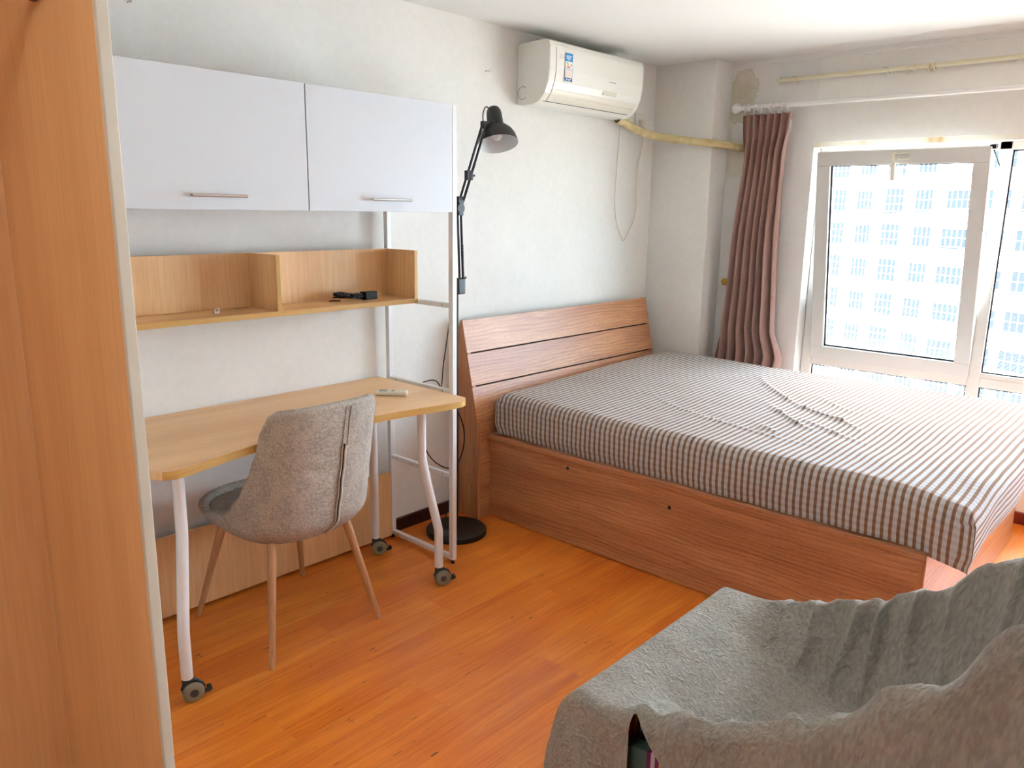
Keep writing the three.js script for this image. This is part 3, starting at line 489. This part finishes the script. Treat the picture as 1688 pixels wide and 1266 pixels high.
// ---------------------------------------------------------------- black swing-arm floor lamp
{
  const l = thing('floor_lamp', 'black swing arm floor lamp with round base behind the rack', 'lamp', [2.417, 0, 0.225]);
  mesh('base', lathe([[0, 0], [0.138, 0], [0.142, 0.004], [0.142, 0.024], [0.136, 0.03], [0.03, 0.033], [0.02, 0.04], [0, 0.04]], 56), M.black, l);
  mesh('pole', rod([0, 0.03, 0], [0, 1.15, 0], 0.0095), M.black, l);
  const J = V(0.012, 1.165, 0.02), E_ = V(-0.012, 1.50, 0.03), H = V(0.105, 1.845, 0.06);
  mesh('lower_joint', [bx(-0.012, 0.03, 1.13, 1.2, -0.004, 0.028, 0.005), rod([0.0, 1.195, 0.01], [0.048, 1.2, 0.01], 0.005)], M.black, l);
  const arm = (A, B, w, name) => { const d = B.clone().sub(A).normalize(), n = V(d.y, -d.x, 0).multiplyScalar(w); const g = [-1, 1].map((s) => rod(A.clone().addScaledVector(n, s).toArray(), B.clone().addScaledVector(n, s).toArray(), 0.0052)); const m = mesh(name, g, M.black, l); const sp = []; for (let i = 0; i <= 160; i++) { const t = i / 160; const p = A.clone().lerp(B, 0.1 + 0.45 * t); sp.push(V(p.x + 0.006 * Math.cos(i * 0.9), p.y, p.z + 0.012 + 0.006 * Math.sin(i * 0.9))); } mesh('spring', tube(sp, 0.0013, 320, 5), M.black, m); return m; };
  arm(J, E_, 0.010, 'lower_arm'); const ua = arm(E_, H, 0.011, 'upper_arm');
  mesh('elbow', [rod([E_.x, E_.y, E_.z - 0.014], [E_.x, E_.y, E_.z + 0.014], 0.02), bx(E_.x - 0.01, E_.x + 0.02, E_.y - 0.03, E_.y + 0.05, E_.z - 0.008, E_.z + 0.008, 0.003)], M.black, l);
  const kn = E_.clone().lerp(H, 0.4); mesh('arm_bracket', [bx(kn.x - 0.02, kn.x + 0.016, kn.y - 0.02, kn.y + 0.02, kn.z - 0.01, kn.z + 0.01, 0.003), rod([kn.x, kn.y, kn.z], [kn.x + 0.032, kn.y, kn.z], 0.005)], M.black, l);
  mesh('head_joint', [bx(H.x - 0.012, H.x + 0.03, H.y - 0.012, H.y + 0.02, H.z - 0.012, H.z + 0.012, 0.004)], M.black, l);
  const head = part('head', l, [0.178, 1.775, 0.075]); // centre of the shade's mouth
  head.quaternion.setFromUnitVectors(V(0, 1, 0), V(0.17, 0.93, -0.35).normalize());
  const so = [[0.0885, 0], [0.087, 0.012], [0.081, 0.035], [0.069, 0.057], [0.052, 0.074], [0.0365, 0.082]];
  mesh('shade', lathe([...so, [0.0365, 0.083], [0.0352, 0.100], [0.034, 0.135], [0.0315, 0.153], [0.024, 0.167], [0.012, 0.174], [0, 0.1755]], 48), M.black, head);
  const sm = M.shadeInner.clone(); sm.side = THREE.DoubleSide; mesh('shade_lining', lathe([[0.0885, -0.0002], [0.0855, 0.012], [0.0795, 0.034], [0.0675, 0.055], [0.05, 0.072], [0.03, 0.08], [0, 0.081]], 48), sm, head);
  mesh('bulb', lathe([[0, 0.02], [0.014, 0.023], [0.022, 0.034], [0.02, 0.048], [0.013, 0.062], [0.013, 0.08]], 24), S({ color: 0xe8e6e0, roughness: 0.3 }), head);
  mesh('head_cable', tube([V(H.x - 0.004, H.y, H.z), V(H.x - 0.006, H.y + 0.045, H.z), V(H.x + 0.004, H.y + 0.072, H.z), V(H.x + 0.018, H.y + 0.078, H.z + 0.002), V(H.x + 0.04, H.y + 0.05, H.z + 0.01)], 0.0026, 30, 8), M.blackRubber, l);
  // flex hanging behind the desk end
  mesh('flex', tube([V(0.0, 0.04, -0.08), V(0.09, 0.05, -0.16), V(0.2, 0.3, -0.19), V(0.19, 0.8, -0.19), V(0.15, 1.12, -0.18), V(0.104, 0.936, -0.165), V(0.073, 0.78, -0.165), V(0.045, 0.68, -0.15), V(-0.02, 0.72, -0.11), V(-0.078, 0.735, -0.095), V(-0.144, 0.719, -0.095), V(-0.13, 0.643, -0.095), V(-0.118, 0.563, -0.095), V(-0.12, 0.504, -0.095), V(-0.107, 0.421, -0.095), V(-0.051, 0.344, -0.095), V(0.033, 0.291, -0.095), V(0.101, 0.303, -0.095), V(0.138, 0.377, -0.095), V(0.138, 0.469, -0.095), V(0.101, 0.557, -0.095), V(0.066, 0.616, -0.095)], 0.0028, 160, 8), M.blackRubber, l);
}

// ---------------------------------------------------------------- air conditioner
{
  const a = thing('air_conditioner', 'white wall mounted air conditioner with blue energy label under the ceiling', 'air conditioner', [3.435, 2.14, 0]);
  const X0 = -0.395, X1 = 0.395;
  const prof = [[0.004, -0.135], [0.004, 0.13], [0.02, 0.14], [0.17, 0.145], [0.196, 0.138], [0.205, 0.12], [0.206, 0.02], [0.197, -0.04], [0.176, -0.09], [0.145, -0.122], [0.11, -0.138], [0.05, -0.142]];
  const ext = (pr, x0, x1, bev = 0.006) => { const s = new THREE.Shape(pr.map(([z, y]) => new THREE.Vector2(-z, y))); const g = new THREE.ExtrudeGeometry(s, { depth: x1 - x0 - 2 * bev, bevelEnabled: bev > 0, bevelSize: bev * 0.6, bevelThickness: bev, bevelSegments: 3 }); g.rotateY(Math.PI / 2); g.translate(x0 + bev, 0, 0); return g; };
  mesh('casing', ext(prof, X0, X1), M.acWhite, a);
  mesh('mounting_plate', bx(X0 + 0.004, X1 - 0.004, -0.13, 0.125, 0, 0.006), M.gap, a);
  // front panel stands proud inside a shallow frame
  const front = (o) => [[0.18, 0.112], [0.209 + o, 0.112], [0.210 + o, 0.02], [0.2015 + o, -0.04], [0.19 + o, -0.07], [0.16, -0.07]];
  mesh('front_panel', ext(front(0.0015), X0 + 0.045, X1 - 0.02, 0.003), M.acWhite, a);
  mesh('panel_gap', ext([[0.15, 0.1155], [0.2075, 0.1155], [0.208, 0.02], [0.1995, -0.04], [0.1845, -0.078], [0.15, -0.1]], X0 + 0.0405, X1 - 0.016, 0), S({ color: 0xb4ad9e, roughness: 0.7 }), a);
  mesh('louvre', ext([[0.12, -0.075], [0.1905, -0.0735], [0.184, -0.088], [0.171, -0.105], [0.15, -0.124], [0.12, -0.12]], X0 + 0.045, X1 - 0.03, 0.002), M.acCream, a);
  mesh('outlet_slot', ext([[0.09, -0.1415], [0.148, -0.1255], [0.14, -0.12], [0.09, -0.13]], X0 + 0.03, X1 - 0.05, 0), M.gap, a);
  mesh('louvre_line', bx(X0 + 0.05, X1 - 0.04, -0.1, -0.098, 0.1745, 0.1775), S({ color: 0xc9bfa9, roughness: 0.7 }), a);
  const disc = new THREE.TorusGeometry(0.03, 0.0012, 6, 40, Math.PI * 1.5); disc.rotateZ(Math.PI * 1.25); disc.rotateY(Math.PI / 2); disc.translate(X0 - 0.0005, -0.085, 0.04); mesh('pipe_knockout', disc, S({ color: 0x8a8272, roughness: 0.7 }), a);
  mesh('display', [bx(0.04, 0.16, -0.058, -0.034, 0.196, 0.2045, 0.002)], S({ color: 0xd9d3c0, roughness: 0.4 }), a);
  mesh('display', bx(0.042, 0.158, -0.056, -0.036, 0.19, 0.2055, 0.002), S({ color: 0xded8c6, roughness: 0.35 }), a);
  const logo = canvasTex(256, 64, (c, w, h) => { c.fillStyle = '#eeebe0'; c.fillRect(0, 0, w, h); c.fillStyle = '#5a5850'; c.fillRect(30, 26, 16, 14); c.fillRect(66, 24, 22, 18); c.fillRect(94, 30, 18, 10); c.fillRect(118, 28, 34, 13); c.fillRect(160, 22, 12, 18); c.fillRect(180, 24, 44, 16); c.fillStyle = '#eeebe0'; c.fillRect(124, 32, 8, 4); c.fillRect(190, 29, 10, 5); c.fillRect(208, 29, 8, 6); });
  const pl = (w, h, t, x, y, z) => { const g = new THREE.BoxGeometry(w, h, 0.0006); const m = mesh('badge', g, S({ map: t, roughness: 0.4 }), a); m.position.set(x, y, z); return m; };
  const lg = pl(0.075, 0.016, logo, 0.105, 0.006, 0.2150); lg.rotation.x = 0.06;
  const lab = canvasTex(192, 512, (c, w, h) => {
    c.fillStyle = '#f4f2ea'; c.fillRect(0, 0, w, h); c.fillStyle = '#2b8fd0'; c.fillRect(0, 0, w, 150); c.fillStyle = '#e8f4fc'; c.font = 'bold 34px sans-serif'; c.fillRect(24, 44, 144, 12); c.fillRect(24, 66, 120, 14); c.fillRect(40, 92, 112, 16); c.fillStyle = '#9fd2f2'; c.fillRect(70, 122, 54, 14);
    const col = ['#1f8a4a', '#7ab53c', '#f0c030', '#e88a2a', '#d8402e']; col.forEach((k, i) => { c.fillStyle = k; c.fillRect(40, 166 + i * 22, 40 + i * 14, 15); }); c.fillStyle = '#d8402e'; c.fillRect(140, 196, 30, 22);
    c.fillStyle = '#2b8fd0'; c.fillRect(0, 292, w, 7); c.fillRect(0, 150, 5, 310); c.fillRect(w - 5, 150, 5, 310); c.fillStyle = '#f2dfd0'; c.fillRect(12, 312, w - 24, 120); c.fillStyle = '#2b6cb0'; c.fillRect(0, 446, w, 66); c.fillStyle = '#ffffff'; c.fillRect(34, 462, 22, 34); c.fillRect(70, 470, 50, 12); c.fillRect(132, 458, 26, 20); c.fillRect(92, 490, 50, 10);
  });
  const s = pl(0.058, 0.128, lab, X0 + 0.135, 0.033, 0.2152); s.name = 'energy_label'; s.userData.label = 'blue and white energy label'; s.rotation.x = 0.008;
  const g2 = pl(0.04, 0.02, canvasTex(64, 32, (c) => { c.fillStyle = '#e3dfd2'; c.fillRect(0, 0, 64, 32); }), X0 + 0.085, 0.075, 0.2146); g2.name = 'faded_sticker';
  // refrigerant pipe wrapped in cream tape
  const p = thing('pipe', 'cream tape wrapped pipe from the air conditioner round the pillar', 'pipe', [4.2, 1.9, 0.2]);
  const path = [V(3.80, 2.00, 0.07), V(3.86, 1.985, 0.075), V(3.98, 1.955, 0.08), V(4.1, 1.93, 0.12), V(4.2, 1.915, 0.2), V(4.235, 1.9, 0.3), V(4.25, 1.888, 0.4), V(4.30, 1.882, 0.44), V(4.4, 1.876, 0.475), V(4.475, 1.868, 0.5)].map((q) => q.sub(V(4.2, 1.9, 0.2)));
  const cv = new THREE.CatmullRomCurve3(path), tg = new THREE.TubeGeometry(cv, 220, 0.021, 16);
  { const q = tg.attributes.position, n = tg.attributes.normal; for (let i = 0; i < q.count; i++) { const ring = Math.floor(i / 17), k = 0.0022 * ((ring * 0.29 + (i % 17) / 17) % 1) * (ring < 120 ? 1 : 0.3) + 0.002 * (vnoise(ring * 0.12, i % 17, 0, 17, 5) - 0.5); q.setXYZ(i, q.getX(i) + n.getX(i) * k, q.getY(i) + n.getY(i) * k, q.getZ(i) + n.getZ(i) * k); } tg.computeVertexNormals(); }
  mesh('wrapping', tg, S({ map: tex(256, 64, (u, v) => mix3([236, 224, 178], [206, 180, 122], fbm(u * 30, v * 4, 3, 30, 4, 161))), roughness: 0.8 }), p);
  // power cord and socket
  const so_ = thing('power_socket', 'white wall socket with plug below the air conditioner', 'socket', [4.105, 2.0, 0]); mesh('plate', bx(-0.035, 0.04, -0.045, 0.06, 0, 0.012, 0.003), M.acWhite, so_); mesh('plug', bx(-0.008, 0.03, -0.02, 0.025, 0.012, 0.04, 0.006), M.acCream, so_);
  const cg = tube([[3.885, 2.01, 0.03], [3.888, 1.9, 0.026], [3.88, 1.75, 0.024], [3.875, 1.6, 0.022], [3.885, 1.5, 0.02], [3.915, 1.42, 0.018], [3.965, 1.345, 0.016], [3.995, 1.325, 0.015], [4.03, 1.36, 0.015], [4.085, 1.44, 0.016], [4.105, 1.53, 0.018], [4.095, 1.65, 0.02], [4.105, 1.78, 0.022], [4.125, 1.88, 0.026], [4.118, 1.985, 0.036]], 0.0032, 160, 8); cg.translate(-3.435, -2.14, 0); mesh('power_cord', cg, S({ color: 0xe0d6c6, roughness: 0.6 }), a).userData.label = 'cream cord hanging in a long loop';
}

// ---------------------------------------------------------------- curtain and rods
{
  const RX = 4.385, RY = 2.082, r = thing('curtain_rod', 'white curtain rod with ribbed finial above the window', 'curtain rod', [RX, RY, 2]);
  mesh('rod', rod([0, 0, -1.47], [0, 0, 1.7], 0.0125), M.rod, r);
  const fin = lathe([[0, 0], [0.012, 0.002], [0.018, 0.01], [0.014, 0.022], [0.017, 0.03], [0.026, 0.045], [0.03, 0.06], [0.028, 0.072], [0.02, 0.08], [0, 0.083]], 32); { const q = fin.attributes.position; for (let i = 0; i < q.count; i++) { const x = q.getX(i), z = q.getZ(i), k = 1 + 0.05 * Math.cos(12 * Math.atan2(z, x)); q.setX(i, x * k); q.setZ(i, z * k); } fin.computeVertexNormals(); } fin.rotateX(-Math.PI / 2); fin.translate(0, 0, -1.455); mesh('finial', fin, M.rod, r);
  for (const z of [-1.435, 1.55]) mesh('bracket', [rod([0, 0, z], [XW - RX, 0.0, z], 0.009), rod([0, -0.02, z], [0, 0.018, z], 0.012), rod([0, 0, z - 0.012], [0, 0, z + 0.012], 0.017), bx(XW - RX - 0.006, XW - RX, -0.03, 0.03, z - 0.018, z + 0.018, 0.002)], M.rod, r);
  const ringZ = [0.545, 0.605, 0.625, 0.65, 0.69, 0.725, 0.76, 0.795];
  ringZ.forEach((z, i) => {
    const g = new THREE.TorusGeometry(0.0215, 0.0028, 8, 24), e = new THREE.TorusGeometry(0.005, 0.0015, 6, 12); e.translate(0, -0.028, 0);
    const q = thing('curtain_ring', 'white curtain ring holding the pink brown curtain', 'curtain ring', [RX, RY - 0.008, z], 'rings on the lower curtain rod'); q.rotation.y = rr(-0.35, 0.35);
    mesh('ring', g, M.rod, q); mesh('eyelet', e, M.steel, q);
  });
  const c = thing('curtain', 'dusty pink brown curtain drawn aside by the pillar', 'curtain', [RX, 0, 0.66]);
  const y1 = 2.042, y0 = 0.04, N = 7;
  mesh('cloth', grid(260, 90, (u, v) => {
    const y = lerp(y0, y1, v), d = (y1 - y) / (y1 - y0), zl = pw([[0, 0.531], [0.12, 0.545], [0.4, 0.512], [0.72, 0.468], [1, 0.44]], d), zr = pw([[0, 0.822], [0.1, 0.80], [0.3, 0.806], [0.6, 0.835], [0.68, 0.885], [0.72, 0.87], [1, 0.88]], d);
    const pu = u + 0.015 * Math.sin(d * 5 + u * 9) * sst(0, 0.2, d), th = pu * N * 2 * Math.PI, sharp = Math.sin(th + 0.55 * Math.sin(th)), amp = lerp(0.026, 0.056, sst(0, 0.45, d)) * (0.75 + 0.5 * vnoise(u * 6, 3, 0, 0, 7));
    const pinch = 1 - 0.45 * Math.exp(-(((d - 0.045) / 0.03) ** 2));
    let x = RX - 0.002 + amp * sharp * pinch, z = lerp(zl, zr, pu) + 0.012 * Math.sin(th * 2 + 0.8) * sst(0, 0.3, d);
    if (x > XW - 0.012) x = XW - 0.012 - 0.002 * sharp;
    return [x - RX, y, z - 0.66, u * 1.4, y];
  }), M.curtain, c);
  mesh('label_tag', bx(-0.012, -0.010, 1.94, 2.0, 0.155, 0.163), M.whitePaint, c);
  const k = mesh('tieback_hook', (() => { const g = lathe([[0, 0], [0.01, 0], [0.011, 0.012], [0.02, 0.016], [0.022, 0.022], [0.016, 0.03], [0, 0.033]], 24); g.rotateZ(Math.PI / 2); return g; })(), M.brass); k.position.set(XW, 1.087, 0.455); tag(k, 'small brass tieback knob on the wall by the curtain', 'hook');
  const u = thing('curtain_rod', 'cream old curtain rod close under the ceiling', 'curtain rod', [4.435, 2.222, 2]);
  mesh('rod', rod([0, 0, -1.295], [0, 0, 1.6], 0.0115), M.creamRod, u); mesh('end_cap', rod([0, 0, -1.302], [0, 0, -1.288], 0.0145), M.creamRod, u);
  for (const z of [-1.2, -0.72, 0.6]) mesh('bracket', [bx(-0.008, 0.035, 0.008, 0.014, z - 0.02, z + 0.006, 0.001), bx(-0.003, 0.003, 0.006, 0.014, z - 0.01, z + 0.006)], M.steel, u);
  for (const z of [0.708, 0.812, 1.285, 1.385, 1.418, 1.475, 1.488, 1.502]) { const g = new THREE.TorusGeometry(0.0155, 0.0024, 8, 22), e = new THREE.TorusGeometry(0.005, 0.0016, 6, 12); e.translate(0, -0.021, 0); const q = thing('curtain_ring', 'cream curtain ring hanging empty on the upper rod', 'curtain ring', [4.435, 2.217, z], 'empty rings on the upper curtain rod'); q.rotation.y = rr(-0.3, 0.3); mesh('ring', g, M.creamRod, q); mesh('eyelet', e, M.creamRod, q); }
}

// ---------------------------------------------------------------- added fill lamp on the ceiling, out of view, brightens the wardrobe inside
{
  RectAreaLightUniformsLib.init();
  const l = thing('added_fill_lamp', 'added flat square fill lamp with white frame, unseen, in front of the wardrobe', 'lamp', [-0.3, CE, 2.05]);
  mesh('frame', bx(-0.34, 0.34, -0.05, 0, -0.34, 0.34, 0.01), M.whitePaint, l);
  mesh('diffuser', bx(-0.31, 0.31, -0.056, -0.048, -0.31, 0.31, 0.003), S({ color: 0xffffff, emissive: 0xffffff, emissiveIntensity: 0.2, roughness: 0.6 }), l);
  const a = new THREE.RectAreaLight(0xf4f8ff, 0.75, 0.6, 0.6); a.position.set(0, -0.06, 0); a.rotation.x = -Math.PI / 2; l.add(a);
}

// ---------------------------------------------------------------- small things
{
  const rc = thing('remote_control', 'cream remote control lying on the desk by the chair back', 'remote control', [1.955, 0.765, 0.335]); rc.rotation.y = 0.75;
  { const s = new THREE.Shape(); s.absellipse(0, 0, 0.021, 0.058, 0, 6.2832); const g = new RoundedBoxGeometry(0.046, 0.018, 0.13, 4, 0.008); g.translate(0, 0.009, 0); mesh('body', g, M.remote, rc); mesh('screen', bx(-0.015, 0.015, 0.0176, 0.0186, -0.05, -0.018, 0), S({ color: 0x8d9486, roughness: 0.3 }), rc); mesh('button', bx(-0.009, 0.009, 0.0172, 0.0198, 0.0, 0.012, 0.001), S({ color: 0x9aa0a0, roughness: 0.5 }), rc); }
  const ad = thing('power_adapter', 'black power adapter with coiled cable on the beech shelf', 'adapter', [1.965, 1.1305, 0.15]);
  const lp = []; for (let i = 0; i <= 130; i++) { const a = i * 0.31, r = 0.05 + 0.012 * Math.sin(i * 1.7); lp.push(V(-0.075 + 1.05 * r * Math.cos(a), 0.008 + 0.02 * (0.5 + 0.5 * Math.sin(a * 0.93)) + 0.006 * vnoise(i * 0.6, 0, 0, 0, 3), 0.55 * r * Math.sin(a))); }
  mesh('cable', [tube(lp, 0.0024, 420, 6), tube([[-0.11, 0.004, 0.0], [-0.14, 0.004, -0.02], [-0.155, 0.004, -0.01]], 0.0024, 16, 6), tube([[-0.04, 0.012, 0.004], [-0.01, 0.016, 0.008], [0.02, 0.014, 0.0]], 0.0024, 12, 6)], M.blackRubber, ad);
  mesh('brick', bx(0.0, 0.062, 0.0, 0.032, -0.022, 0.018, 0.004), M.blackRubber, ad); mesh('prong', [rod([0.062, 0.02, -0.01], [0.079, 0.02, -0.01], 0.0022), rod([0.062, 0.02, 0.006], [0.079, 0.02, 0.006], 0.0022)], M.steel, ad);
  mesh('strain_relief', rod([-0.035, 0.014, 0.004], [0.0, 0.015, 0.0], 0.004, 0.006), M.blackRubber, ad);
  const cl = thing('metal_clip', 'tiny metal clip lying on the left part of the shelf', 'clip', [1.325, 1.1305, 0.17]); const tg = new THREE.TorusGeometry(0.008, 0.0022, 8, 20); tg.translate(0, 0.0102, 0); mesh('loop', tg, M.steel, cl); mesh('plate', bx(-0.012, 0.006, 0, 0.006, -0.006, 0.006, 0.001), M.steel, cl);
  for (const [x, y, lab] of [[2.818, 2.13, 'small nail hook in the bare wall left of the air conditioner'], [1.179, 2.128, 'small bent nail in the wall above the white cabinet']]) { const h = mesh('wall_hook', [rod([0, 0, 0], [0, 0.002, 0.022], 0.0025), tube([[0, 0.002, 0.02], [0, -0.004, 0.026], [0, 0.004, 0.032], [0, 0.012, 0.032]], 0.0022, 16, 6)], M.steel); h.position.set(x, y, 0); tag(h, lab, 'hook'); }
}

// ---------------------------------------------------------------- the house across the street
{
  const g = mesh('street_ground', bx(5.5, 200, -26, -25.5, -110, 110), S({ color: 0xa9a59c, roughness: 0.95 })); g.userData = { kind: 'structure', label: 'pale street ground far below the window', category: 'ground' };
  const b = thing('apartment_building', 'sunlit white apartment block with rows of barred windows across the street', 'building', [72.3, -25.5, -18.5]);
  b.rotation.y = Math.atan2(-0.906, -0.423);            // local +z faces this house
  const white = S({ color: 0xe6ecf5, roughness: 0.9 }), paneM = P({ color: 0x161d24, roughness: 0.3 }), barM = S({ color: 0xd8dcdf, roughness: 0.7 }), bayShadeM = S({ color: 0x3a434c, roughness: 0.9 }), acM = S({ color: 0xd9d9d6, roughness: 0.8 });
  const FH = 2.95, CW = 3.1, NR = 30, NC = 34;
  mesh('wall', bx(-CW * NC / 2 - 2, CW * NC / 2 + 2, 0, FH * NR + 3, -14, 0), white, b);
  for (let r = 0; r <= NR; r++) mesh('floor_band', bx(-CW * NC / 2 - 2, CW * NC / 2 + 2, r * FH + 0.05, r * FH + 0.3, 0, 0.12), white, b);
  const fgeo = (w, h, nx, ny) => { const a = [bx(-w / 2, w / 2, 0, 0.07, 0, 0.1), bx(-w / 2, w / 2, h - 0.07, h, 0, 0.1), bx(-w / 2, -w / 2 + 0.07, 0, h, 0, 0.1), bx(w / 2 - 0.07, w / 2, 0, h, 0, 0.1)]; for (let i = 1; i < nx; i++) a.push(bx(-w / 2 + w * i / nx - 0.022, -w / 2 + w * i / nx + 0.022, 0, h, 0.02, 0.08)); for (let i = 1; i < ny; i++) a.push(bx(-w / 2, w / 2, h * i / ny - 0.022, h * i / ny + 0.022, 0.02, 0.08)); return merge(a); };
  const kinds = [[2.3, 1.6, 4, 2], [1.8, 1.7, 4, 2], [2.0, 2.0, 4, 3], [2.4, 1.5, 5, 2]].map(([w, h, nx, ny]) => ({ w, h, f: fgeo(w, h, nx, ny), p: bx(-w / 2, w / 2, 0, h, 0.0, 0.03) }));
  const acG = bx(-0.4, 0.4, 0, 0.55, 0, 0.32, 0.02), bayShadeG = bx(-1.2, 0.9, 0, 2.3, 0.0, 0.025);
  for (let r = 3; r < 16; r++) for (let c = 5; c < 29; c++) {
    const k = kinds[(hash(c, 7, 3) * 4) | 0], x = (c - NC / 2 + 0.5) * CW + (hash(r, c, 5) - 0.5) * 0.25, y = r * FH + 0.95 + (1.5 - k.h) * 0.5;
    if (hash(r, c, 11) < 0.06) continue;
    const w = mesh('window', k.f, barM, b); w.position.set(x, y, 0.03); mesh('pane', k.p, paneM, w);
    if (hash(r, c, 13) < 0.35) { const y2 = mesh('bay_shade', bayShadeG, bayShadeM, b); y2.position.set(x - 0.55, r * FH + 0.4, 0.002); }  // flat dark sheet beside the window, recess shade put into its colour
    if (hash(r, c, 17) < 0.3) { const a = mesh('outdoor_unit', acG, acM, b); a.position.set(x + (hash(r, c, 19) - 0.5) * 1.2, r * FH + 0.32, 0.12); }
  }
}
scene.traverse((o) => { if (o.isMesh) o.castShadow = o.receiveShadow = true; });
renderer.render(scene, camera);
